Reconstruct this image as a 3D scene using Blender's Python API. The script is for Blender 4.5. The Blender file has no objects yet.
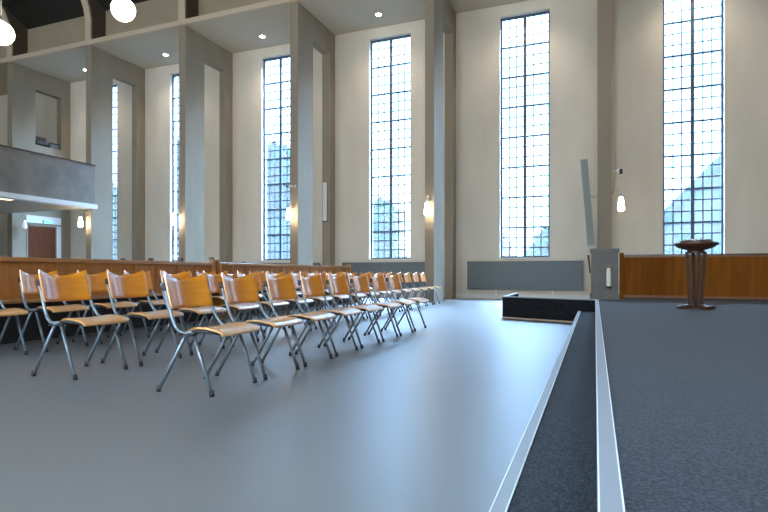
import bpy, bmesh, math, random
from mathutils import Vector, Matrix
random.seed(7)
S = bpy.context.scene
COL = S.collection
PI = math.pi

# ------------------------------------------------------------------ materials
def mat(name, col, rough=0.6, metal=0.0, spec=0.5, coat=0.0, sheen=0.0):
    m = bpy.data.materials.new(name); m.use_nodes = True
    b = m.node_tree.nodes['Principled BSDF']
    b.inputs['Base Color'].default_value = (*col, 1)
    b.inputs['Roughness'].default_value = rough
    b.inputs['Metallic'].default_value = metal
    b.inputs['Specular IOR Level'].default_value = spec
    b.inputs['Coat Weight'].default_value = coat
    b.inputs['Sheen Weight'].default_value = sheen
    return m

def N(m, kind, **kw):
    n = m.node_tree.nodes.new(kind)
    for k, v in kw.items(): setattr(n, k, v)
    return n

def coords(m, scale=(1, 1, 1), rot=(0, 0, 0)):
    t = N(m, 'ShaderNodeTexCoord'); mp = N(m, 'ShaderNodeMapping')
    mp.inputs['Scale'].default_value = scale; mp.inputs['Rotation'].default_value = rot
    m.node_tree.links.new(t.outputs['Object'], mp.inputs['Vector'])
    return mp.outputs['Vector']

def mottle(m, c1, c2, scale=4.0, detail=5.0, stretch=(1, 1, 1), lo=0.3, hi=0.7, bump=0.0, rough=None):
    """colour variation of the thing itself: grain, speckle, wear"""
    L = m.node_tree.links; b = m.node_tree.nodes['Principled BSDF']
    n = N(m, 'ShaderNodeTexNoise'); n.inputs['Scale'].default_value = scale; n.inputs['Detail'].default_value = detail
    L.new(coords(m, stretch), n.inputs['Vector'])
    r = N(m, 'ShaderNodeValToRGB')
    r.color_ramp.elements[0].position = lo; r.color_ramp.elements[0].color = (*c1, 1)
    r.color_ramp.elements[1].position = hi; r.color_ramp.elements[1].color = (*c2, 1)
    L.new(n.outputs['Fac'], r.inputs['Fac']); L.new(r.outputs['Color'], b.inputs['Base Color'])
    if bump:
        u = N(m, 'ShaderNodeBump'); u.inputs['Strength'].default_value = bump; u.inputs['Distance'].default_value = 0.01
        L.new(n.outputs['Fac'], u.inputs['Height']); L.new(u.outputs['Normal'], b.inputs['Normal'])
    if rough:
        q = N(m, 'ShaderNodeMapRange'); q.inputs['To Min'].default_value = rough[0]; q.inputs['To Max'].default_value = rough[1]
        L.new(n.outputs['Fac'], q.inputs['Value']); L.new(q.outputs['Result'], b.inputs['Roughness'])
    return m

def emit(name, col, strength):
    m = bpy.data.materials.new(name); m.use_nodes = True
    b = m.node_tree.nodes['Principled BSDF']
    b.inputs['Base Color'].default_value = (*[min(1, c) for c in col], 1)
    b.inputs['Emission Color'].default_value = (*col, 1)
    b.inputs['Emission Strength'].default_value = strength
    return m

M = {}
M['cream'] = mottle(mat('cream plaster', (.6, .57, .52), .9, spec=.2), (.68, .615, .515), (.76, .69, .585), 1.3, 4, (1, 1, .35), .3, .7, .03)
M['taupe'] = mottle(mat('taupe paint', (.3, .28, .25), .7, spec=.25), (.285, .235, .175), (.325, .27, .205), 1.5, 3, (1, 1, .3))
M['ceiling'] = mat('ceiling paint', (.58, .49, .375), .85, spec=.2)
M['edge'] = mat('cream beam paint', (.62, .50, .36), .7, spec=.2)
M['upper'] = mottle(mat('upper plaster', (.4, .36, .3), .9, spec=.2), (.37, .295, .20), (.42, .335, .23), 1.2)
M['rib'] = mat('shaded taupe rib', (.085, .062, .045), .7)  # shade on the unlit taupe ribs is put into this brown
M['parapet'] = mottle(mat('grey plaster', (.2, .19, .18), .9, spec=.2), (.20, .178, .156), (.28, .25, .222), 1.7, 7, (1, 1, 1), .3, .7, .08)
M['white'] = mat('white paint', (.78, .78, .76), .5)
M['lino'] = mottle(mat('blue grey linoleum', (.3, .33, .37), .4, spec=.9), (.102, .098, .093), (.122, .118, .112), .55, 8, (1, 1, 1), .3, .7, 0, (.36, .42))
_f = M['lino'].node_tree.nodes['Principled BSDF']; _f.inputs['IOR'].default_value = 2.0
M['carpet'] = mottle(mat('blue grey carpet', (.05, .055, .07), .95, spec=.15, sheen=.08), (.010, .011, .0155), (.040, .043, .056), 130, 2, (1, 1, 1), .34, .68, .15)
M['carpet2'] = mottle(mat('dark step carpet', (.03, .034, .04), .95, spec=.15, sheen=.04), (.010, .012, .017), (.05, .056, .068), 120, 3, (1, 1, 1), .35, .72, .15)
M['blackcarpet'] = mottle(mat('black carpet facing', (.01, .011, .014), .95, spec=.12), (.006, .007, .009), (.022, .024, .03), 45, 3, (.4, .4, 2.5))
M['nosing'] = mat('pale grey nosing', (.27, .275, .285), .5)
M['skirt'] = mat('pale wood trim', (.55, .43, .34), .5)
M['steel'] = mat('window steel', (.07, .11, .155), .5)
M['lead'] = mat('window lead', (.11, .12, .15), .6)
M['radiator'] = mat('grey green radiator enamel', (.13, .15, .155), .45)
M['pedestal'] = mottle(mat('grey stone paint', (.2, .2, .19), .6), (.115, .110, .102), (.15, .144, .134), 6)
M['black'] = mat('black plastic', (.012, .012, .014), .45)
M['metal'] = mat('grey steel tube', (.19, .225, .25), .36, metal=.6)
M['dull'] = mat('dull metal', (.35, .34, .32), .4, metal=.6)
M['speaker'] = mat('speaker grey', (.33, .37, .36), .5)
M['offwhite'] = mat('off white enamel', (.84, .84, .81), .4)

def wood(name, c1, c2, scale, stretch, rough, coat=0.0, bump=0.02):
    m = mat(name, c1, rough, coat=coat)
    m.node_tree.nodes['Principled BSDF'].inputs['Coat Roughness'].default_value = .19; m.node_tree.nodes['Principled BSDF'].inputs['Coat IOR'].default_value = 1.85
    return mottle(m, c1, c2, scale, 6, stretch, .3, .7, bump)
M['ply'] = wood('varnished beech ply', (.80, .265, .008), (.93, .345, .015), 3, (3, 1, 14), .34, 1.0)
M['plyseat'] = wood('varnished beech seat', (.62, .30, .09), (.74, .38, .13), 3, (3, 14, 3), .33, .7)
M['oak'] = wood('oak pew', (.36, .14, .028), (.50, .215, .05), 3, (6, 6, .7), .5, .2)
M['oaktop'] = wood('oak rail', (.42, .19, .055), (.54, .26, .09), 3, (6, .7, 6), .3, 1.0)
M['panel'] = P_ = wood('stained oak panelling', (.13, .038, .002), (.20, .064, .005), 2.5, (5, 5, .5), .8, .0)
M['paneledge'] = wood('stained oak frame', (.17, .065, .015), (.23, .09, .022), 3, (.7, 4, 4), .45)
M['panel_light'] = Q_ = wood('stained oak panelling, lighter board', (.17, .055, .005), (.25, .085, .009), 2.5, (5, 5, .5), .8)
Q_.node_tree.nodes['Principled BSDF'].inputs['Specular IOR Level'].default_value = .15
P_.node_tree.nodes['Principled BSDF'].inputs['Specular IOR Level'].default_value = .15
M['darkwood'] = wood('dark walnut', (.06, .024, .011), (.10, .042, .019), 4, (1, 1, 4), .35, .3)
M['fontwood'] = wood('brown stained wood', (.042, .015, .005), (.075, .028, .009), 4, (6, 6, 1), .5, .0)
M['door'] = wood('red brown door', (.085, .022, .006), (.12, .032, .009), 3, (5, 5, .6), .6)
M['door'].node_tree.nodes['Principled BSDF'].inputs['Specular IOR Level'].default_value = .15
M['darkbrown'] = mat('dark brown leather', (.03, .018, .012), .5)
M['roof'] = mottle(mat('black timber roof', (.014, .012, .01), .7), (.008, .007, .006), (.028, .024, .018), 2.2, 3, (9, .5, .5))
M['globe'] = emit('opal globe', (1, .82, .56), 22)
M['bulb'] = emit('lit bulb', (1, .84, .62), 36)
M['unlitglow'] = emit('unlit glass with added glow', (.9, .95, 1), .35)  # faint glow added to the glass of an unlit lamp
M['spot'] = emit('downlight lens', (1, .93, .82), 30)
M['exit'] = emit('exit sign face', (.30, .75, .50), .8)
M['exitgreen'] = emit('exit sign green', (.03, .38, .16), .7)
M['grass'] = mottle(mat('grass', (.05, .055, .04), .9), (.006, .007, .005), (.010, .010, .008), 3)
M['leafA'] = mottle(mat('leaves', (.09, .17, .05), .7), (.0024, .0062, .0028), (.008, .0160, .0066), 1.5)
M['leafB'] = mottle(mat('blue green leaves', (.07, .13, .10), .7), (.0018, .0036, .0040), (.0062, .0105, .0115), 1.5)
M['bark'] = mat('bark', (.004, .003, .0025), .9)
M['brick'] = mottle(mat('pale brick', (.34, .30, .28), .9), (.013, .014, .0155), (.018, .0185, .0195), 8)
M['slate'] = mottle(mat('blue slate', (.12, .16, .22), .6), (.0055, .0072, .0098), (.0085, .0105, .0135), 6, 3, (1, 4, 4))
for k_ in ('leafA', 'leafB', 'brick', 'slate', 'grass', 'bark'): M[k_].node_tree.nodes['Principled BSDF'].inputs['Specular IOR Level'].default_value = 0
M['hglass'] = mat('house glass', (.002, .003, .004), .3, spec=.1)

# leaded glass: clear with a faint tint that changes from pane to pane
g = bpy.data.materials.new('leaded glass'); g.use_nodes = True
nt = g.node_tree; nt.nodes.remove(nt.nodes['Principled BSDF'])
tr = nt.nodes.new('ShaderNodeBsdfTransparent'); gl = nt.nodes.new('ShaderNodeBsdfGlossy'); mx = nt.nodes.new('ShaderNodeMixShader')
gl.inputs['Roughness'].default_value = .08; mx.inputs['Fac'].default_value = .07
tc = nt.nodes.new('ShaderNodeTexCoord'); sn = nt.nodes.new('ShaderNodeVectorMath'); sn.operation = 'SNAP'
sn.inputs[1].default_value = (.2367, 5, .3154)
wn = nt.nodes.new('ShaderNodeTexWhiteNoise'); rp = nt.nodes.new('ShaderNodeValToRGB')
for p_, c_ in ((0, (.74, .86, .97)), (.35, (.93, .96, 1)), (.7, (.88, .85, .92)), (1, (.80, .93, .95))):
    e = rp.color_ramp.elements[0] if p_ == 0 else (rp.color_ramp.elements[-1] if p_ == 1 else rp.color_ramp.elements.new(p_))
    e.position = p_; e.color = (*c_, 1)
nt.links.new(tc.outputs['Object'], sn.inputs[0]); nt.links.new(sn.outputs[0], wn.inputs['Vector'])
nt.links.new(wn.outputs['Value'], rp.inputs['Fac']); nt.links.new(rp.outputs['Color'], tr.inputs['Color'])
tl = nt.nodes.new('ShaderNodeBsdfTranslucent'); tl.inputs['Color'].default_value = (.9, .95, 1, 1)
m2 = nt.nodes.new('ShaderNodeMixShader'); m2.inputs['Fac'].default_value = .02
nt.links.new(tr.outputs[0], m2.inputs[1]); nt.links.new(tl.outputs[0], m2.inputs[2])
nt.links.new(m2.outputs[0], mx.inputs[1]); nt.links.new(gl.outputs[0], mx.inputs[2])
nt.links.new(mx.outputs[0], nt.nodes['Material Output'].inputs['Surface'])
M['glass'] = g

# ------------------------------------------------------------------ mesh helpers
def box(bm, x0, x1, y0, y1, z0, z1, bev=0.0, rz=0.0, piv=None):
    vs = [bm.verts.new(p) for p in ((x0, y0, z0), (x1, y0, z0), (x1, y1, z0), (x0, y1, z0), (x0, y0, z1), (x1, y0, z1), (x1, y1, z1), (x0, y1, z1))]
    fs = [bm.faces.new([vs[i] for i in q]) for q in ((3, 2, 1, 0), (4, 5, 6, 7), (0, 1, 5, 4), (1, 2, 6, 5), (2, 3, 7, 6), (3, 0, 4, 7))]
    if bev:
        es = list({e for f in fs for e in f.edges})
        r = bmesh.ops.bevel(bm, geom=es, offset=bev, segments=2, affect='EDGES', profile=.5)
        vs = list({v for f in r['faces'] for v in f.verts} | {v for v in vs if v.is_valid})
    if rz:
        bmesh.ops.rotate(bm, verts=vs, cent=piv or ((x0+x1)/2, (y0+y1)/2, z0), matrix=Matrix.Rotation(rz, 3, 'Z'))
    return bm

def tube(bm, pts, r, n=8, cap=True, closed=False):
    pts = [Vector(p) for p in pts]; rings = []
    rs = r if isinstance(r, (list, tuple)) else [r]*len(pts)
    up = None
    for i, p in enumerate(pts):
        if closed: d = pts[(i+1) % len(pts)] - pts[i-1]
        else: d = pts[min(i+1, len(pts)-1)] - pts[max(i-1, 0)]
        d.normalize()
        if up is None or abs(up.dot(d)) > .98:
            up = Vector((0, 0, 1)) if abs(d.z) < .9 else Vector((0, 1, 0))
        a = d.cross(up).normalized(); b = a.cross(d).normalized(); up = b
        rings.append([bm.verts.new(p + (a*math.cos(2*PI*k/n) + b*math.sin(2*PI*k/n))*rs[i]) for k in range(n)])
    m = len(rings)
    for i in range(m if closed else m-1):
        A, B = rings[i], rings[(i+1) % m]
        for k in range(n):
            f = bm.faces.new((A[k], A[(k+1) % n], B[(k+1) % n], B[k])); f.smooth = True
    if cap and not closed:
        bm.faces.new(rings[0][::-1]); bm.faces.new(rings[-1])
    return bm

def lathe(bm, prof, n=24, c=(0, 0, 0)):
    rings = []
    for r, z in prof:
        if r < 1e-6: rings.append([bm.verts.new((c[0], c[1], c[2]+z))])
        else: rings.append([bm.verts.new((c[0]+r*math.cos(2*PI*k/n), c[1]+r*math.sin(2*PI*k/n), c[2]+z)) for k in range(n)])
    for A, B in zip(rings, rings[1:]):
        for k in range(n):
            a0, a1 = A[k % len(A)], A[(k+1) % len(A)]; b0, b1 = B[k % len(B)], B[(k+1) % len(B)]
            vs = [v for i, v in enumerate((a0, a1, b1, b0)) if v not in (a0, a1, b1, b0)[:i]]
            if len(vs) > 2:
                f = bm.faces.new(vs); f.smooth = True
    return bm

def prism(bm, pts, axis, a, b):
    """polygon (u, v) swept along an axis from a to b; axis x: (y,z), y: (x,z), z: (x,y)"""
    P = {'x': lambda u, v, w: (w, u, v), 'y': lambda u, v, w: (u, w, v), 'z': lambda u, v, w: (u, v, w)}[axis]
    A = [bm.verts.new(P(u, v, a)) for u, v in pts]; B = [bm.verts.new(P(u, v, b)) for u, v in pts]
    bm.faces.new(A[::-1]); bm.faces.new(B)
    for i in range(len(pts)):
        j = (i+1) % len(pts); bm.faces.new((A[i], A[j], B[j], B[i]))
    return bm

def sheet(bm, fn, nu, nv, thick):
    """a curved board: fn(u,v) gives the front, thick offsets the back along the normal"""
    F = [[Vector(fn(i/nu, j/nv)) for j in range(nv+1)] for i in range(nu+1)]
    def nrm(i, j):
        a = F[min(i+1, nu)][j] - F[max(i-1, 0)][j]; b = F[i][min(j+1, nv)] - F[i][max(j-1, 0)]
        return a.cross(b).normalized()
    A = [[bm.verts.new(F[i][j]) for j in range(nv+1)] for i in range(nu+1)]
    B = [[bm.verts.new(F[i][j] - nrm(i, j)*thick) for j in range(nv+1)] for i in range(nu+1)]
    for i in range(nu):
        for j in range(nv):
            bm.faces.new((A[i][j], A[i+1][j], A[i+1][j+1], A[i][j+1])).smooth = True
            bm.faces.new((B[i][j+1], B[i+1][j+1], B[i+1][j], B[i][j])).smooth = True
    for i in range(nu):
        bm.faces.new((A[i+1][0], A[i][0], B[i][0], B[i+1][0])); bm.faces.new((A[i][nv], A[i+1][nv], B[i+1][nv], B[i][nv]))
    for j in range(nv):
        bm.faces.new((A[0][j], A[0][j+1], B[0][j+1], B[0][j])); bm.faces.new((A[nu][j+1], A[nu][j], B[nu][j], B[nu][j+1]))
    return bm

def obj(name, bm, m, parent=None, loc=(0, 0, 0), rot=(0, 0, 0), **props):
    bmesh.ops.recalc_face_normals(bm, faces=bm.faces)
    me = bpy.data.meshes.new(name); bm.to_mesh(me); bm.free()
    for k in (m if isinstance(m, (list, tuple)) else [m]): me.materials.append(k)
    o = bpy.data.objects.new(name, me); COL.objects.link(o); o.location = loc; o.rotation_euler = rot
    if parent: o.parent = parent
    for k, v in props.items(): o[k] = v
    return o

def nb(): return bmesh.new()
def bx(*a, **k): return box(nb(), *a, **k)

def thing(name, label, cat, loc=(0, 0, 0), rz=0, group=None):
    o = bpy.data.objects.new(name, None); COL.objects.link(o); o.location = loc; o.rotation_euler = (0, 0, rz)
    o.empty_display_size = .1
    return tag(o, label, cat, group)

def tag(o, label, cat, group=None):
    o['label'] = label; o['category'] = cat
    if group: o['group'] = group
    return o

def struct(name, bm, m, label=None, parent=None, loc=(0, 0, 0)):
    o = obj(name, bm, m, parent, loc)
    if not parent:
        o['kind'] = 'structure'
        if label: tag(o, label, name.split('_')[0])
    return o

def dup(root, loc, rz=None, label=None, group=None):
    r = root.copy(); COL.objects.link(r); r.location = loc
    if rz is not None: r.rotation_euler = (0, 0, rz)
    if label: r['label'] = label
    if group: r['group'] = group
    for ch in list(root.children):
        c = ch.copy(); COL.objects.link(c); c.parent = r
        for q in list(ch.children):
            d = q.copy(); COL.objects.link(d); d.parent = c
    return r

ORD = ['first', 'second', 'third', 'fourth', 'fifth', 'sixth', 'seventh', 'eighth', 'ninth', 'tenth', 'eleventh', 'twelfth', 'thirteenth', 'fourteenth', 'fifteenth', 'sixteenth', 'seventeenth']

# ------------------------------------------------------------------ the setting
WY = 17.05                       # inner face of the window wall
CZ = 9.22                        # aisle ceiling
PLAT = .39                       # platform height
WINX = [2.54, -2.03, -6.485, -10.865, -15.22, -19.59]
Z0, Z1 = 1.30, 8.86
XL, XR = -26.5, 7.2
YF = -8.5

struct('floor', bx(XL-.3, XR+.3, YF-.3, WY+.35, -.2, 0), M['lino'], 'smooth blue grey linoleum floor of the hall')

b = nb()
edges = [XR+.3] + [e for c in WINX for e in (c+.75, c-.75)] + [XL-.3]
for i in range(0, len(edges), 2): box(b, edges[i+1], edges[i], WY, WY+.35, 0, CZ+.2)
for c in WINX:
    box(b, c-.75, c+.75, WY, WY+.35, 0, Z0); box(b, c-.75, c+.75, WY, WY+.35, Z1, CZ+.2)
struct('wall_far', b, M['cream'], 'tall cream plaster wall pierced by the leaded windows')

b = nb()
for i in range(0, len(edges), 2):
    pass
box(b, XL, XR, WY-.025, WY, 0, .16)
struct('baseboard_far', b, M['white'], 'low white skirting along the foot of the window wall')

WN = ['window behind the wooden font, rightmost', 'window above the long grey radiator, second from right', 'window left of the lit pier, third from right',
      'window half hidden by a pier, fourth from right', 'narrow strip of window, fifth from right', 'narrow strip of window beside the gallery end, leftmost']
for i, c in enumerate(WINX):
    fy0, fy1 = WY+.13, WY+.19
    b = nb(); x0, x1 = c-.75, c+.75
    box(b, x0, x0+.055, fy0, fy1, Z0, Z1); box(b, x1-.055, x1, fy0, fy1, Z0, Z1)
    box(b, x0+.055, x1-.055, fy0, fy1, Z1-.07, Z1); box(b, x0+.055, x1-.055, fy0, fy1, Z0, Z0+.05)
    box(b, c-.045, c+.045, fy0-.02, fy1, Z0+.05, Z1-.07)
    ph = (Z1-Z0)/8
    for k in range(1, 8):
        for s0, s1 in ((x0+.055, c-.045), (c+.045, x1-.055)): box(b, s0, s1, fy0+.005, fy1-.005, Z0+ph*k-.022, Z0+ph*k+.022)
    w = struct('window_%d' % (i+1), b, M['steel'], 'tall leaded steel ' + WN[i])
    b = nb()
    for s0, s1 in ((x0+.055, c-.045), (c+.045, x1-.055)):
        for k in (1, 2): xx = s0+(s1-s0)*k/3; box(b, xx-.016, xx+.016, fy0+.025, fy1-.025, Z0+.05, Z1-.07)
        for k in range(8):
            for q in (1, 2): zz = Z0+ph*(k+q/3); box(b, s0, s1, fy0+.027, fy1-.027, zz-.016, zz+.016)
    obj('leading', b, M['lead'], w)
    obj('glazing', bx(x0+.05, x1-.05, fy0+.028, fy0+.032, Z0+.04, Z1-.06), M['glass'], w)
    obj('sill', bx(x0-.03, x1+.03, WY-.05, fy0, Z0-.035, Z0), M['white'], w)

# piers that stand across the aisle, each with its tall passage
PIERS = [(.058, .39), (-4.453, -4.19), (-8.834, -8.552), (-13.198, -12.925), (-17.555, -17.29), (-21.86, -21.585)]
PY0, PY1 = 14.5, WY
PN = ['behind the grey pedestal', 'lit by a lamp on its front edge, right of the third window', 'with a blue lit side and slim white speaker', 'between the fourth and fifth windows', 'at the end of the gallery', 'beyond the gallery beside the brown door']
for i, (a, c) in enumerate(PIERS):
    b = nb()
    if i == 5: box(b, a, c, PY0, 15.08, 0, 3.2); box(b, a, c, PY0, 15.46, 3.2, CZ+.18)
    else: box(b, a, c, PY0, 15.46, 0, CZ+.18)
    box(b, a, c, 16.62, PY1, 0, CZ+.18)
    box(b, a, c, 15.46, 16.62, 8.42, CZ+.18)
    if i == 5:
        box(b, a, c, 15.46, 16.62, 3.2, 6.15)
        box(b, a, c-.06, 15.08, 16.62, 0, 3.2)
    struct('pier', b, M['taupe'], 'tall taupe pier ' + PN[i])
# aisle ceiling, its cream front beam and the upper wall
struct('ceiling_aisle', bx(XL-.3, XR+.3, 14.56, WY+.35, CZ, CZ+.2), M['ceiling'], 'flat pale ceiling over the window bays')
struct('beam', bx(XL, XR, 14.42, 14.56, CZ-.0, CZ+.17), M['edge'], 'thin cream beam along the edge of the bay ceiling')
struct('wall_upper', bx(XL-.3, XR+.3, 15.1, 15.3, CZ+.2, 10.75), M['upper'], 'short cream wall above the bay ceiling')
# nave roof
RID = (3.3, 17.2)
b = nb(); prism(b, [(15.35, 10.62), RID, (YF-.3, 10.62), (YF-.3, 10.85), (RID[0], RID[1]+.25), (15.35, 10.9)], 'x', XL-.3, XR+.3)
struct('ceiling', b, M['roof'], 'dark timber boarded roof over the nave')
b = nb()
for k in range(1, 9):
    t = k/9; y = 15.1+(RID[0]-15.1)*t; z = 10.62+(RID[1]-10.62)*t
    box(b, XL, XR, y-.06, y+.06, z-.2, z+.02)
struct('roof_purlins', b, M['roof'], 'dark timbers under the boarded roof')
# arched ribs that carry on from the piers
for i, (a, c) in enumerate(PIERS):
    inner = [(14.52, CZ+.17), (14.52, 10.2), (14.44, 10.6), (14.25, 11.05), (13.8, 11.7), (13, 12.5), (11.5, 13.6), (9, 15.05), (6, 16.2), RID]
    b = nb()
    def roofz(y): return 10.62+(15.35-y)/(15.35-RID[0])*(RID[1]-10.62)
    outs = [(15.12, z) if y > 14.3 else (min(15.12, y+1.1), 0) for y, z in inner]
    outs = [(y, z if z else roofz(y)+.02) for y, z in outs]
    outs[3] = (15.12, 10.74)
    va = [[b.verts.new((x, y, z)) for x in (a+.02, c+.04)] for y, z in inner]
    vb = [[b.verts.new((x, y, z)) for x in (a+.02, c+.04)] for y, z in outs]
    for q in range(len(inner)-1):
        b.faces.new((va[q][0], va[q+1][0], va[q+1][1], va[q][1])); b.faces.new((vb[q][0], vb[q][1], vb[q+1][1], vb[q+1][0]))
        for w in (0, 1): b.faces.new((va[q][w], vb[q][w], vb[q+1][w], va[q+1][w]))
    b.faces.new((va[0][0], va[0][1], vb[0][1], vb[0][0])); b.faces.new((va[-1][0], vb[-1][0], vb[-1][1], va[-1][1]))
    r = struct('rib', b, M['rib'], 'arched taupe roof rib with shade in its colour above pier ' + PN[i])
    b = nb()
    off = [(y-.05, z-.012) for y, z in inner]
    va = [[b.verts.new((x, y, z)) for x in (a-.01, c+.0)] for y, z in inner]
    vb = [[b.verts.new((x, y, z)) for x in (a-.01, c+.0)] for y, z in off]
    for q in range(len(inner)-1):
        b.faces.new((va[q][0], va[q+1][0], va[q+1][1], va[q][1])); b.faces.new((vb[q][0], vb[q][1], vb[q+1][1], vb[q+1][0]))
        for w in (0, 1): b.faces.new((va[q][w], vb[q][w], vb[q+1][w], va[q+1][w]))
    b.faces.new((va[0][0], va[0][1], vb[0][1], vb[0][0])); b.faces.new((va[-1][0], vb[-1][0], vb[-1][1], va[-1][1]))
    obj('rib_edge', b, M['edge'], r)

# closing walls of the hall
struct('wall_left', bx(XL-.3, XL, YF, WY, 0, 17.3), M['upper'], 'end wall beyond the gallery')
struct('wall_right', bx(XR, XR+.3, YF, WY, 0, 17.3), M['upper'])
b = nb()
cs = [3.0+.0-4.43*k for k in range(7)]
ed = [XR+.3] + [e for c in cs for e in (c+.9, c-.9)] + [XL-.3]
for i in range(0, len(ed), 2): box(b, ed[i+1], ed[i], YF-.3, YF, 0, 10.9)
for c in cs:
    box(b, c-.9, c+.9, YF-.3, YF, 0, 1.3); box(b, c-.9, c+.9, YF-.3, YF, 9.0, 10.9)
struct('wall_near', b, M['cream'])

# platform with two steps
b = nb(); box(b, .012, XR, YF+.5, 9.62, 0, PLAT)
struct('platform', b, M['carpet'], 'raised platform with speckled blue grey carpet')
struct('platform_step', bx(-.25, .012, YF+.5, 9.38, 0, .195), M['carpet2'], 'dark carpeted step along the platform edge')
b = nb(); box(b, .004, .05, YF+.5, 9.27, PLAT-.03, PLAT+.006, .004)
tu = struct('trim_upper', b, M['nosing'], 'pale grey nosing strip on the platform edge')
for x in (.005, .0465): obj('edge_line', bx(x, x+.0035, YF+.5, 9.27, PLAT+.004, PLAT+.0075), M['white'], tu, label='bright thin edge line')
b = nb(); box(b, -.256, -.214, YF+.5, 9.38, .165, .201, .004)
tl_ = struct('trim_lower', b, M['nosing'], 'pale grey nosing strip on the lower step')
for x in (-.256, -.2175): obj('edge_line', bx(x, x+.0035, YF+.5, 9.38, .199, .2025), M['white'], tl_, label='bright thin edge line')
# the ramp beside it, with low walls faced in black carpet
P0, P1 = Vector((-1.575, 9.93)), Vector((.06, 9.245))
d = (P1-P0).normalized(); n_ = Vector((-d.y, d.x))
def quad(p, q, w): return [(p.x, p.y), (q.x, q.y), (q.x+n_.x*w, q.y+n_.y*w), (p.x+n_.x*w, p.y+n_.y*w)]
b = nb(); prism(b, quad(P0, P1, .06), 'z', 0.022, PLAT-.012); prism(b, [(-1.575, 9.95), (-1.515, 9.95), (-1.515, 11.7), (-1.575, 11.7)], 'z', .022, PLAT-.012)
rw = struct('ramp_wall', b, M['blackcarpet'], 'low black carpeted wall around the ramp at the platform end')
b = nb(); prism(b, quad(P0-n_*.006, P1-n_*.006, .07), 'z', PLAT-.012, PLAT+.004); prism(b, [(-1.581, 9.93), (-1.509, 9.96), (-1.509, 11.7), (-1.581, 11.7)], 'z', PLAT-.012, PLAT+.004)
obj('capping', b, M['nosing'], rw)
b = nb(); prism(b, quad(P0-n_*.01, P1-n_*.01, .07), 'z', 0.0, .022)
obj('foot_trim', b, M['skirt'], rw)
b = nb(); prism(b, [(10.02, 0), (10.02, PLAT-.14), (12.6, .015), (12.6, 0)], 'x', -1.50, -.10)
struct('ramp', b, M['carpet'], 'carpeted ramp behind the low black wall')

# ------------------------------------------------------------------ radiators
def radiator(c, label):
    t = thing('radiator', label, 'radiator', (c, WY-.02, 0), 0, 'radiators under the windows')
    b = nb(); w = 1.735
    box(b, -w, w, -.09, -.045, .30, 1.17, .006)
    k = -w+.03
    while k < w-.04:
        box(b, k, k+.038, -.105, -.088, .33, 1.14); k += .058
    obj('panel', b, M['radiator'], t)
    obj('top_grille', bx(-w, w, -.12, .0, 1.17, 1.185), M['radiator'], t)
    for x in (-w, w-.02): obj('side_panel', bx(x, x+.02, -.10, -.0, .30, 1.17), M['radiator'], t)
    for x in (-w*.48, w*.5): obj('foot', bx(x-.022, x+.022, -.085, -.04, 0, .30), M['offwhite'], t)
    return t
for c, l in ((-2.06, 'long grey ribbed radiator under the second window from right'), (-6.485, 'long grey radiator behind the end of the front pew'), (-10.865, 'grey radiator mostly hidden behind the pews, under the fourth window from right')):
    radiator(c, l)

# ------------------------------------------------------------------ pedestal, panelling, font
t = thing('pedestal', 'grey square pedestal standing at the left end of the wooden panelling', 'pedestal', (.145, 9.68, PLAT))
b = nb(); box(b, -.205, .205, -.13, .13, .1, .75, .008)
obj('shaft', b, M['pedestal'], t)
b = nb(); prism(b, [(-.225, 0), (.225, 0), (.225, .07), (.205, .12), (-.205, .12), (-.225, .07)], 'y', -.15, .15)
obj('base', b, M['pedestal'], t)
b = nb(); box(b, -.225, .225, -.15, .15, .77, .835, .01)
obj('cap', b, M['pedestal'], t, label='grey moulded cap')
obj('cap_groove', bx(-.21, .21, -.135, .135, .75, .77), M['darkwood'], t, label='dark line under the cap')

t = thing('wall_canister', 'slim pale cylinder fixed upright on the front of grey pedestal', 'canister', (.21, 9.51, PLAT+.18))
b = nb(); lathe(b, [(0, .03), (.035, .03), (.038, .04), (.038, .27), (.033, .29), (0, .29)], 16)
obj('body', b, M['offwhite'], t)
b = nb(); lathe(b, [(0, 0), (.038, 0), (.041, .01), (.041, .035), (0, .035)], 16)
obj('lower_cap', b, M['black'], t)
b = nb(); lathe(b, [(0, .285), (.03, .285), (.032, .295), (.03, .325), (.02, .335), (0, .335)], 16)
obj('upper_cap', b, M['offwhite'], t)

b = nb(); tube(b, [(0, 0, 0), (-.012, 0, .12), (-.03, 0, .30)], [.012, .013, .016], 8)
o = obj('black_rod', b, M['black'], None, (-.075, 9.66, .82)); tag(o, 'short black rod hanging beside the left edge of the grey pedestal', 'rod')

t = thing('panelling', 'low stained oak panelling screen along the back of the platform', 'panelling', (.412, 9.62, PLAT))
LW = 6.7
for k in range(9):
    x0 = .03+k*.72 if k else .03
    x1 = .03+(k+1)*.72-.004
    obj('board', bx(x0, x1, 0, .04, .06, .70), M['panel' if k % 3 == 0 else 'panel_light'], t)
obj('top_rail', bx(0, LW, -.012, .06, .70, .728), M['darkwood'], t)
obj('upper_frame', bx(0, LW, -.008, .05, .68, .70), M['paneledge'], t)
obj('lower_frame', bx(0, LW, -.012, .05, .03, .07), M['paneledge'], t)
obj('plinth', bx(0, LW, .008, .05, 0, .03), M['black'], t)
obj('end_post', bx(-.035, .028, -.015, .065, 0, .76), M['panel'], t)

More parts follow.
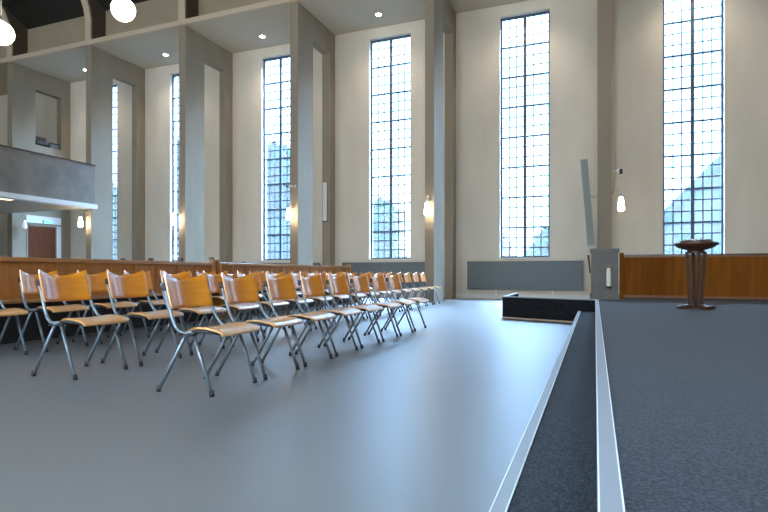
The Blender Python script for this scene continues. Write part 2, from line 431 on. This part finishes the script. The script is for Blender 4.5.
t = thing('baptismal_font', 'dark wooden pedestal font with a wide shallow bowl on platform', 'font', (1.125, 7.36, PLAT), -.25)
b = nb(); lathe(b, [(0, .70), (.08, .70), (.115, .71), (.19, .735), (.230, .768), (.238, .782), (.228, .795), (.18, .785), (.1, .765), (0, .76)], 40)
obj('bowl', b, M['darkwood'], t)
b = nb(); lathe(b, [(.14, .785), (.168, .785), (.172, .815), (.163, .82), (.15, .808), (.14, .80)], 40); lathe(b, [(0, .782), (.15, .783), (.15, .792), (0, .79)], 40)
obj('rim_ring', b, M['darkwood'], t)
b = nb(); lathe(b, [(0, .80), (.13, .805), (.148, .826), (.140, .832), (.125, .815), (0, .81)], 40)
obj('basin', b, M['offwhite'], t, label='pale metal basin set in the bowl')
b = nb(); lathe(b, [(0, .665), (.10, .665), (.105, .68), (.088, .70), (0, .70)], 24)
obj('collar', b, M['darkwood'], t)
for a in range(4):
    an = a*PI/2 + .41
    u = Vector((math.cos(an), math.sin(an), 0)); v = Vector((-u.y, u.x, 0))
    b = nb()
    q = []
    for z, rr, hw, dp in ((.05, .064, .0145, .013), (.68, .098, .018, .015)):
        q.append([b.verts.new(u*(rr+sx*dp)+v*(sy*hw)+Vector((0, 0, z))) for sx, sy in ((-1, -1), (1, -1), (1, 1), (-1, 1))])
    b.faces.new(q[0][::-1]); b.faces.new(q[1])
    for k in range(4): b.faces.new((q[0][k], q[0][(k+1) % 4], q[1][(k+1) % 4], q[1][k]))
    obj('stem_slat', b, M['fontwood'], t)
for an in (PI/4-.25, -PI/4+.1):
    b = nb()
    prism(b, [(-.20, 0), (-.12, 0), (-.1, .012), (.1, .012), (.12, 0), (.20, 0), (.205, .03), (.19, .042), (.1, .052), (-.1, .052), (-.19, .042), (-.205, .03)], 'y', -.04, .04)
    o = obj('foot_bar', b, M['fontwood'], t); o.rotation_euler = (0, 0, an)

# ------------------------------------------------------------------ speakers, cameras, sconces
t = thing('column_speaker', 'tall tilted grey green column speaker left of the pier behind pedestal', 'loudspeaker', (-.07, 14.3, 1.47), 0)
tilt = Matrix.Rotation(math.radians(-4.6), 4, 'Y')
b = nb(); box(b, -.10, .07, -.11, .05, .03, 2.18, .012); bmesh.ops.transform(b, matrix=tilt, verts=b.verts)
obj('cabinet', b, M['speaker'], t)
b = nb(); box(b, -.085, .055, -.118, -.109, .06, 2.15); bmesh.ops.transform(b, matrix=tilt, verts=b.verts)
obj('grille', b, mat('speaker grille', (.25, .28, .27), .7), t)
b = nb(); tube(b, [(-.10+.06, .0, 1.25), (.13, .22, 1.25)], .014, 8); box(b, .09, .13, .18, .26, 1.2, 1.3)
obj('bracket', b, M['dull'], t)
b = nb(); tube(b, [(.05, .02, 0.06), (.127, .24, .12)], .012, 8)
obj('lower_bracket', b, M['dull'], t)

t = thing('column_speaker', 'slim white column speaker mounted on the taupe pier beside blue lit column', 'loudspeaker', (-8.70, 16.55, 2.60))
obj('cabinet', bx(-.055, .055, -.05, .05, .02, 1.34, .01), M['offwhite'], t)
obj('grille', bx(-.04, .04, -.056, -.049, .05, 1.31), M['white'], t)
obj('lower_cap', bx(-.056, .056, -.052, .05, -.01, .02), M['black'], t)
obj('bracket', bx(-.02, .02, .045, .08, .3, .36), M['dull'], t)

def security_camera(loc, sx, label, dome=True):
    t = thing('security_camera', label, 'camera', loc, 0, 'security cameras on the piers')
    b = nb(); tube(b, [(0, 0, 0), (sx*.1, -.02, 0), (sx*.16, -.03, .015)], .018, 8); box(b, -.015*sx if sx > 0 else -.015, .015, -.04, .04, -.04, .04)
    obj('arm', b, M['offwhite'], t)
    b = nb(); tube(b, [(sx*.16, .05, .02), (sx*.20, -.14, -.01)], .045, 12)
    obj('housing', b, M['offwhite'], t)
    b = nb(); tube(b, [(sx*.20, -.14, -.012), (sx*.207, -.165, -.014)], .04, 12)
    obj('lens', b, M['black'], t)
    if not dome: return t
    b = nb(); lathe(b, [(0, -.06), (.03, -.055), (.042, -.03), (.042, 0), (0, 0)], 12, (sx*.21, -.08, -.03))
    obj('dome', b, M['black'], t)
    return t
security_camera((.39, 14.62, 3.36), 1, 'small white security camera on pier above the right wall lamp')
security_camera((-8.62, 14.47, 3.50), -1, 'small white security camera on pier above the lamp near the fourth window', False)

def sconce(loc, dx, dy, label, lit=True):
    """curved arm from the pier, elongated glass hanging from it"""
    t = thing('wall_lamp', label, 'lamp', loc, 0, 'glass lamps on the piers')
    b = nb(); lathe(b, [(0, -.01), (.045, -.01), (.045, .012), (0, .012)], 14)
    bmesh.ops.rotate(b, verts=b.verts, cent=(0, 0, 0), matrix=Vector((0, 0, 1)).rotation_difference(Vector((dx, dy, 0))).to_matrix())
    obj('back_plate', b, M['dull'], t)
    L = math.hypot(dx, dy); k = [(0, 0), (.3, .05), (.6, .12), (.85, .12), (1, .05), (1, -.02)]
    b = nb(); tube(b, [(dx*a, dy*a, z) for a, z in k], .011, 8)
    obj('arm', b, M['dull'], t)
    b = nb(); lathe(b, [(0, -.015), (.03, -.015), (.034, -.07), (0, -.07)], 14, (dx, dy, 0))
    obj('lamp_holder', b, M['dull'], t)
    b = nb(); lathe(b, [(.03, -.065), (.045, -.10), (.065, -.20), (.08, -.33), (.078, -.39), (.055, -.425), (0, -.435)], 18, (dx, dy, 0))
    obj('glass_shade', b, M['bulb'] if lit else M['unlitglow'], t)
    return t
sconce((.39, 14.72, 2.80), .22, 0, 'lit glass wall lamp on the pier above wooden panelling')
sconce((-4.32, 14.5, 2.84), -.0, -.24, 'lit wall lamp on the front of pier right of the third window')
sconce((-8.71, 14.5, 2.88), -.02, -.25, 'lit wall lamp on pier at the edge of the fourth window')
sconce((-13.12, 14.5, 2.88), -.10, -.24, 'lit wall lamp on pier at the edge of the fifth window')
sconce((-17.46, 14.5, 2.93), -.06, -.25, 'lit wall lamp beneath the end of the gallery')
sconce((-21.585, 14.82, 3.02), .18, .06, 'unlit pale wall lamp left of the brown door', False)

# ------------------------------------------------------------------ downlights and globes
DL = [('recessed ceiling downlight in the bay of the second window from right', -2.05), ('recessed downlight above the third window from right', -6.55), ('recessed downlight above the fourth window from right', -11.0), ('recessed downlight above the fifth window from right', -15.4), ('recessed downlight in the bay above the gallery end, leftmost in view', -19.63), ('recessed downlight above the rightmost window', 2.5)]
for l, x in DL:
    t = thing('downlight', l, 'ceiling light', (x, 16.2, CZ), 0, 'recessed downlights')
    b = nb(); lathe(b, [(.09, -.003), (.115, -.006), (.12, 0), (.09, 0)], 20)
    obj('trim_ring', b, M['white'], t)
    b = nb(); lathe(b, [(0, -.004), (.09, -.004), (.09, .02), (0, .02)], 20)
    obj('lens', b, M['spot'], t)
    L = bpy.data.lights.new('downlight_lamp', 'SPOT'); L.energy = 190; L.color = (1, .88, .72); L.spot_size = math.radians(120); L.spot_blend = .9; L.shadow_soft_size = .05
    lo = bpy.data.objects.new('downlight_lamp', L); COL.objects.link(lo); lo.location = (x, 16.2, CZ-.03)

GL = [('round white pendant globe hanging in front of the cream upper wall', -9.15, 8.44, 6.31), ('round white pendant globe at the left edge of the picture, hanging lower', -11.50, 7.50, 5.81)]
for x in (-5.4, -1.8, 1.8, 5.0): GL.append(('white pendant globe over the nave, outside the view', x, 8.4, 6.31))
for x in (-12.6, -9, -5.4, -1.8, 1.8, 5.0): GL.append(('white pendant globe over the near side of the nave', x, -2.0, 6.31))
for l, x, y, gz in GL:
    t = thing('pendant_globe', l, 'pendant lamp', (x, y, gz), 0, 'pendant globes')
    b = nb(); bmesh.ops.create_uvsphere(b, u_segments=32, v_segments=20, radius=.235)
    for f in b.faces: f.smooth = True
    obj('globe', b, M['globe'], t)
    b = nb(); lathe(b, [(0, .23), (.06, .235), (.06, .29), (.02, .31), (0, .31)], 16)
    obj('fitting', b, M['dull'], t)
    top = RID[1] - abs(y-RID[0])/(15.1-RID[0])*(RID[1]-10.62) - gz
    b = nb(); tube(b, [(0, 0, .3), (0, 0, top-.05)], .012, 8)
    obj('rod', b, M['dull'], t)

# ------------------------------------------------------------------ gallery
GX = -17.15
t = struct('gallery', bx(XL, GX-.02, YF, 14.49, 3.34, 3.6), M['parapet'], 'gallery with a mottled grey parapet across the hall end')
obj('parapet', bx(GX-.18, GX, YF, 14.54, 3.34, 4.76), M['parapet'], t)
obj('hand_rail', bx(GX-.2, GX+.025, YF, 14.56, 4.76, 4.80), M['darkwood'], t, label='dark rail on top of the parapet')
obj('white_ledge', bx(GX-.3, GX+.07, YF, 14.6, 3.18, 3.34), M['white'], t, label='white band under the parapet')
obj('soffit', bx(XL, GX-.3, YF, 14.49, 3.2, 3.34), M['ceiling'], t)
b = nb(); box(b, -.12, .12, -.45, .45, -.012, .01, .004)
o = obj('soffit_light', b, emit('warm strip', (1, .75, .45), 3), None, (-17.62, 11.35, 3.19)); tag(o, 'warm strip light under the gallery edge', 'ceiling light')
# dark bench and grey box on the ledge of the gallery opening
t = thing('upholstered_bench', 'dark brown padded seat seen through the gallery opening', 'bench', (-21.75, 15.82, 6.15))
obj('seat', bx(-.1, .1, -.28, .28, .06, .22, .03), M['darkbrown'], t)
obj('backrest', bx(-.12, -.06, -.28, .28, .18, .42, .03), M['darkbrown'], t)
for y in (-.24, .24): obj('leg', bx(-.03, .03, y-.02, y+.02, 0, .07), M['black'], t)
t = thing('storage_case', 'low dark grey case right of the brown seat in the gallery opening', 'case', (-21.75, 16.36, 6.15))
obj('body', bx(-.09, .09, -.2, .2, 0, .2, .012), M['radiator'], t)
obj('lid', bx(-.095, .095, -.205, .205, .2, .25, .012), M['black'], t)

# door in the last pier, exit sign above it
PX = -21.585
struct('wall_panel', bx(PX-.06, PX-.01, 15.08, 16.62, 0, 3.2), M['white'], 'pale panel around the brown door under the gallery')
d_ = struct('door_1', bx(PX-.01, PX+.03, 15.14, 16.33, .01, 2.76), M['door'], 'plain red brown door below the exit sign under the gallery')
obj('door_frame', box(box(bx(PX-.01, PX+.02, 15.08, 15.14, 0, 2.82), PX-.01, PX+.02, 16.33, 16.39, 0, 2.82), PX-.01, PX+.02, 15.08, 16.39, 2.76, 2.82), M['taupe'], d_)
b = nb(); tube(b, [(PX+.03, 15.26, 1.05), (PX+.09, 15.26, 1.05), (PX+.09, 15.4, 1.05)], .011, 8)
obj('door_handle', b, M['dull'], d_)
struct('lintel', bx(PX-.01, PX+.05, 15.06, 16.72, 2.84, 2.89), M['taupe'], 'grey ledge above the brown door')
t = thing('exit_sign', 'small lit green and white exit sign above the brown door', 'sign', (PX-.01, 15.98, 2.90))
obj('housing', bx(0, .05, -.2, .2, 0, .15, .006), M['offwhite'], t)
obj('face', bx(.05, .056, -.185, .185, .015, .135), M['exit'], t)
b = nb(); prism(b, [(.03, .06), (-.06, .06), (-.06, .035), (-.12, .075), (-.06, .115), (-.06, .09), (.03, .09)], 'x', .056, .058)
obj('arrow', b, M['exitgreen'], t)
# rest wall beside door column
# ------------------------------------------------------------------ pews
def pew(x, y0, y1, label, front, hend=None):
    t = thing('pew', label, 'pew', (x, y0, 0), 0, 'oak pews on the left of the hall')
    L = y1-y0
    obj('back_panel', bx(-.025, 0, .0, L, .50, .955), M['oak'], t)
    obj('top_rail', bx(-.09, .035, -.0, L, .955, 1.01, .006), M['oaktop'], t)
    if front:
        n = max(2, round(L/.42)); b = nb()
        for k in range(n+1):
            yy = L*k/n; box(b, 0, .016, max(0, yy-.035), min(L, yy+.035), .56, .95)
        box(b, 0, .014, 0, L, .5, .56)
        obj('panel_frame', b, M['oak'], t)
    obj('seat', bx(0, .33, .02, L-.02, .475, .51, .006), M['oaktop'], t)
    obj('plinth', bx(-.02, .06, .02, L-.02, 0, .475), M['black'], t)  # near-black colour holds the shade under the seat
    for yy in (0, L-.05):
        b = nb(); prism(b, [(-.06, 0), (.36, 0), (.36, .47), (.30, .53), (.08, .60), (.045, 1.0), (-.06, 1.0)], 'y', yy, yy+.05)
        obj('end_panel', b, M['oak'], t)
    for yy in (-.06, L-.01) if front else ((-.06,) if hend else ()):
        h = (1.06 if front else hend)
        b = nb(); box(b, -.07, .03, yy, yy+.07, 0, h, .008)
        obj('end_post', b, M['oak'] if front else M['darkwood'], t)
    return t
pew(-6.4, .6, 7.86, 'long oak front pew behind the chairs on the left', True)
pew(-6.4, 8.03, 13.62, 'oak front pew with a shiny pale top, right of the aisle gap', True)
for k in range(10):
    x = -7.02-.87*k
    pew(x, 9.72, 13.9, 'oak pew in the second block, %s row behind the front pew' % ORD[k], False, 1.06 if k == 0 else 1.17)

# ------------------------------------------------------------------ chairs
def make_chair():
    t = thing('stacking_chair', 'x', 'chair', (0, 0, 0), 0, 'rows of wooden stacking chairs')
    def back(u, v):
        y = -.218+.436*u; q = (y/.218)**2
        zt = .775+.050*q; zb = .568+.006*q
        z = zb+(zt-zb)*v
        w = y*(1-.03*(abs(v-.5)*2)**6)          # soft corners
        x = -.122-.265*(z-.568)-.062*(1-q)
        return (x, w, z)
    obj('backrest', sheet(nb(), back, 20, 8, .011), M['ply'], t)
    prof = [(-.10, .405, .15), (-.05, .420, .158), (0, .436, .17), (.05, .449, .195), (.10, .4545, .216), (.17, .451, .222), (.23, .443, .222), (.275, .432, .222), (.297, .418, .22), (.303, .400, .215)]
    def seat(u, v):
        s = v*(len(prof)-1); i = min(int(s), len(prof)-2); f = s-i
        x = prof[i][0]+(prof[i+1][0]-prof[i][0])*f; z = prof[i][1]+(prof[i+1][1]-prof[i][1])*f
        hw = prof[i][2]+(prof[i+1][2]-prof[i][2])*f
        t_ = 1-2*u
        return (x, hw*t_, z-.008*(1-t_*t_)*(1-abs(v-.4)))
    obj('seat', sheet(nb(), seat, 12, 18, .012), M['plyseat'], t)
    for s in (-1, 1):
        y = s*.2415
        for x, tx, tz in ((.235, .075, .425), (-.222, .03, .425)):
            b = nb(); tube(b, [(x*.985+tx*.015, y, .012), (tx, y, tz)], .0125, 8)
            lg = obj('leg', b, M['metal'], t)
            b = nb(); tube(b, [(x, y, 0), (x*.965+tx*.035, y, .04)], [.0165, .0155], 8)
            obj('rubber_foot', b, M['black'], lg)
        b = nb(); tube(b, [(-.21, s*.206, .745), (-.20, s*.207, .715), (-.160, s*.214, .61), (-.112, s*.224, .50), (-.078, s*.231, .450), (-.045, s*.236, .425), (0, s*.24, .415), (.075, s*.2415, .425)], .0125, 8)
        p = obj('back_post', b, M['metal'], t)
        b = nb(); box(b, -.218, -.180, s*.206-.017, s*.206+.017, .695, .748, .006)
        obj('post_cap', b, M['black'], p)
        b = nb(); tube(b, [(.075, s*.2415, .425), (.12, s*.215, .427), (.27, s*.205, .412)], .010, 8)
        obj('seat_rail', b, M['black'], t)
    b = nb(); tube(b, [(.05, -.24, .415), (.05, .24, .415)], .011, 8)
    obj('crossbar', b, M['black'], t)
    b = nb(); tube(b, [(.05+.055*math.cos(a*PI/8), -.255+.045*math.sin(a*PI/8), .405) for a in range(16)], .007, 6, closed=True)
    obj('coupling_ring', b, M['black'], t)
    return t
chair = make_chair(); used = [False]
def place(x, y, label, rz=0, sz=1.0):
    if not used[0]:
        used[0] = True; chair.location = (x, y, 0); chair.rotation_euler = (0, 0, rz); chair['label'] = label
    else: dup(chair, (x, y, 0), rz, label).scale = (1, 1, sz)
rnd = random.Random(3)
def j(a): return rnd.uniform(-a, a)
for k in range(8):
    place(-2.355-.235+j(.006), 2.895+.2415+.6155*k, 'wooden tube framed chair, %s from the camera in the nearest, shortest row' % ORD[k] if k < 7 else 'wooden tube framed chair at the far end of the nearest, shortest row', j(.012))
for k in range(17):
    place(-3.715-.235-.165*k/16+j(.008), 2.969+.2415+.6571*k, 'wooden tube framed chair, %s from the camera in the middle row' % ORD[k] if k < 16 else 'wooden tube framed chair at the far end of the middle row', j(.02), 1.03)
for k in range(14):
    place(-5.29-.245+j(.01), 3.215+.2415+.685*k, 'wooden tube framed chair, %s from the camera in the row against the pews' % ORD[k] if k < 13 else 'wooden tube framed chair at the far end of the row against the pews', j(.02), 1.035)

# ------------------------------------------------------------------ outside
struct('ground', bx(-70, 50, WY+.36, 90, -.4, -.25), M['grass'], 'grass outside the windows')
def tree(x, y, h, r, label, mname, z0=1.2, n=0):
    n = int(480*r*r) if r > 1.5 else 1100
    t = thing('tree', label, 'tree', (x, y, -.25), 0, 'trees outside the windows')
    b = nb(); tube(b, [(0, 0, 0), (.1, 0, h*.3), (0, .1, h*.7)], [.22, .16, .06], 8)
    obj('trunk', b, M['bark'], t)
    b = nb(); rr = random.Random(int(x*13+y*7))
    blobs = [(Vector((rr.uniform(-.55, .55)*r, rr.uniform(-.5, .5)*r, z0+(h-z0)*rr.uniform(.05, .85))), rr.uniform(.3, .5)*r) for _ in range(14)]
    for i in range(n):
        c, s = rr.choice(blobs)
        v = Vector((rr.gauss(0, 1), rr.gauss(0, 1), rr.gauss(0, 1))).normalized()
        p = c+v*s*rr.uniform(.7, 1.05); p.z = max(p.z, .3)
        a = Vector((rr.gauss(0, 1), rr.gauss(0, 1), rr.gauss(0, 1))).normalized(); q = a.cross(v)
        q = q.normalized() if q.length > .01 else Vector((1, 0, 0))
        l = rr.uniform(.22, .42)
        vs = [b.verts.new(p+o) for o in (a*l, q*l*.55, -a*l, -q*l*.55)]
        b.faces.new(vs)
    obj('crown', b, M[mname], t)
TR = [(-20.6, 31, 11.5, 3.0, 'tall blue green tree outside the fourth window from right', 'leafB'), (-12.3, 30, 6.0, 1.9, 'leafy tree outside the third window from right', 'leafA'),
      (-9.2, 36, 4.6, 1.6, 'lower bush tree at the right of the third window', 'leafB'), (-29.2, 31, 11, 3.3, 'tall tree outside the fifth window from right', 'leafB'),
      (-5.2, 31, 3.2, 1.3, 'low shrub tree outside the second window from right, left light', 'leafB'), (-2.4, 31, 3.7, 1.3, 'low shrub tree outside the second window from right, right light', 'leafA'),
      (-36.3, 31, 11, 3.2, 'tall tree outside the leftmost window', 'leafA'), (3.9, 26.0, 2.6, 1.1, 'green shrub low outside the rightmost window', 'leafA'), (6.6, 27.5, 4.0, 1.1, 'green shrub at lower right of the rightmost window', 'leafA')]
for a in TR: tree(*a)
t = thing('house', 'house with blue slate gable roof outside the rightmost window', 'house', (7.6, 37, -.25))
obj('wall', bx(-3.6, 4.5, 0, 7, 0, 4.6), M['brick'], t)
b = nb(); prism(b, [(-4.2, 4.3), (.4, 9.2), (5.0, 4.3), (4.4, 4.3), (.4, 8.7), (-3.6, 4.3)], 'y', -.4, 7.4)
obj('roof', b, M['slate'], t)
b = nb(); prism(b, [(-3.6, 4.6), (4.4, 4.6), (.4, 8.85)], 'y', 0.02, .3)
obj('gable', b, M['brick'], t)
for x in (-2.4, -.4, 1.6):
    w = obj('window', bx(x, x+1.1, -.04, .05, 1.6, 3.2), M['bark'], t)
    obj('pane', bx(x+.08, x+1.02, -.05, .0, 1.68, 3.12), M['hglass'], w)
w = obj('window', bx(-.1, .9, -.04, .08, 5.2, 6.6), M['bark'], t)
obj('pane', bx(-.02, .82, -.05, .0, 5.28, 6.52), M['hglass'], w)

# ------------------------------------------------------------------ light
wd = bpy.data.worlds.new('overcast sky'); S.world = wd; wd.use_nodes = True
nt = wd.node_tree; bg = nt.nodes['Background']
tc = nt.nodes.new('ShaderNodeTexCoord'); sx = nt.nodes.new('ShaderNodeSeparateXYZ'); mr = nt.nodes.new('ShaderNodeFloatCurve')
cv = mr.mapping.curves[0]          # overcast sky: brightest towards the zenith
for i, (px_, py_) in enumerate(((0, .027), (.2, .029), (.40, .05), (.6, .5), (1, 1))):
    if i == 0: cv.points[0].location = (px_, py_)
    elif i == 4: cv.points[-1].location = (px_, py_)
    else: cv.points.new(px_, py_)
mr.mapping.update()
mu = nt.nodes.new('ShaderNodeMath'); mu.operation = 'MULTIPLY'; mu.inputs[1].default_value = 290.0
nt.links.new(tc.outputs['Generated'], sx.inputs[0]); nt.links.new(sx.outputs['Z'], mr.inputs['Value']); nt.links.new(mr.outputs[0], mu.inputs[0])
bg.inputs['Color'].default_value = (.44, .71, 1.0, 1); nt.links.new(mu.outputs[0], bg.inputs['Strength'])

def area(name, loc, sxy, rot, power, col, portal=False):
    L = bpy.data.lights.new(name, 'AREA'); L.shape = 'RECTANGLE'; L.size, L.size_y = sxy; L.energy = power; L.color = col
    if portal: L.cycles.is_portal = True
    o = bpy.data.objects.new(name, L); COL.objects.link(o); o.location = loc; o.rotation_euler = rot
    return o
for c in WINX:
    area('window_portal', (c, WY+.3, (Z0+Z1)/2), (1.5, Z1-Z0), (-PI/2, 0, 0), 1, (1, 1, 1), True)
# warm fill lamps added at the unseen windows of the opposite wall
for c in cs:
    area('opposite_fill', (c, YF-.05, 5.15), (1.8, 7.7), (PI/2, 0, 0), 230, (1, .83, .62))

# ------------------------------------------------------------------ camera
cam = bpy.data.cameras.new('camera'); co = bpy.data.objects.new('camera', cam); COL.objects.link(co); S.camera = co
th = math.atan((595-384)/537.5)
cam.sensor_width = 36; cam.lens = 537.5/768*36
cam.shift_y = (273-256)/768
cam.clip_start = .05; cam.clip_end = 300
co.location = (0, 0, .82); co.rotation_euler = (PI/2, 0, th)

S.view_settings.view_transform = 'Standard'; S.view_settings.look = 'None'
S.view_settings.exposure = 0.0; S.view_settings.gamma = 1.0; S.view_settings.use_curve_mapping = False
S.cycles.max_bounces = 10; S.cycles.diffuse_bounces = 6; S.cycles.glossy_bounces = 4; S.cycles.transparent_max_bounces = 12
S.cycles.sample_clamp_indirect = 6; S.cycles.caustics_reflective = False; S.cycles.caustics_refractive = False
S.cycles.use_denoising = True
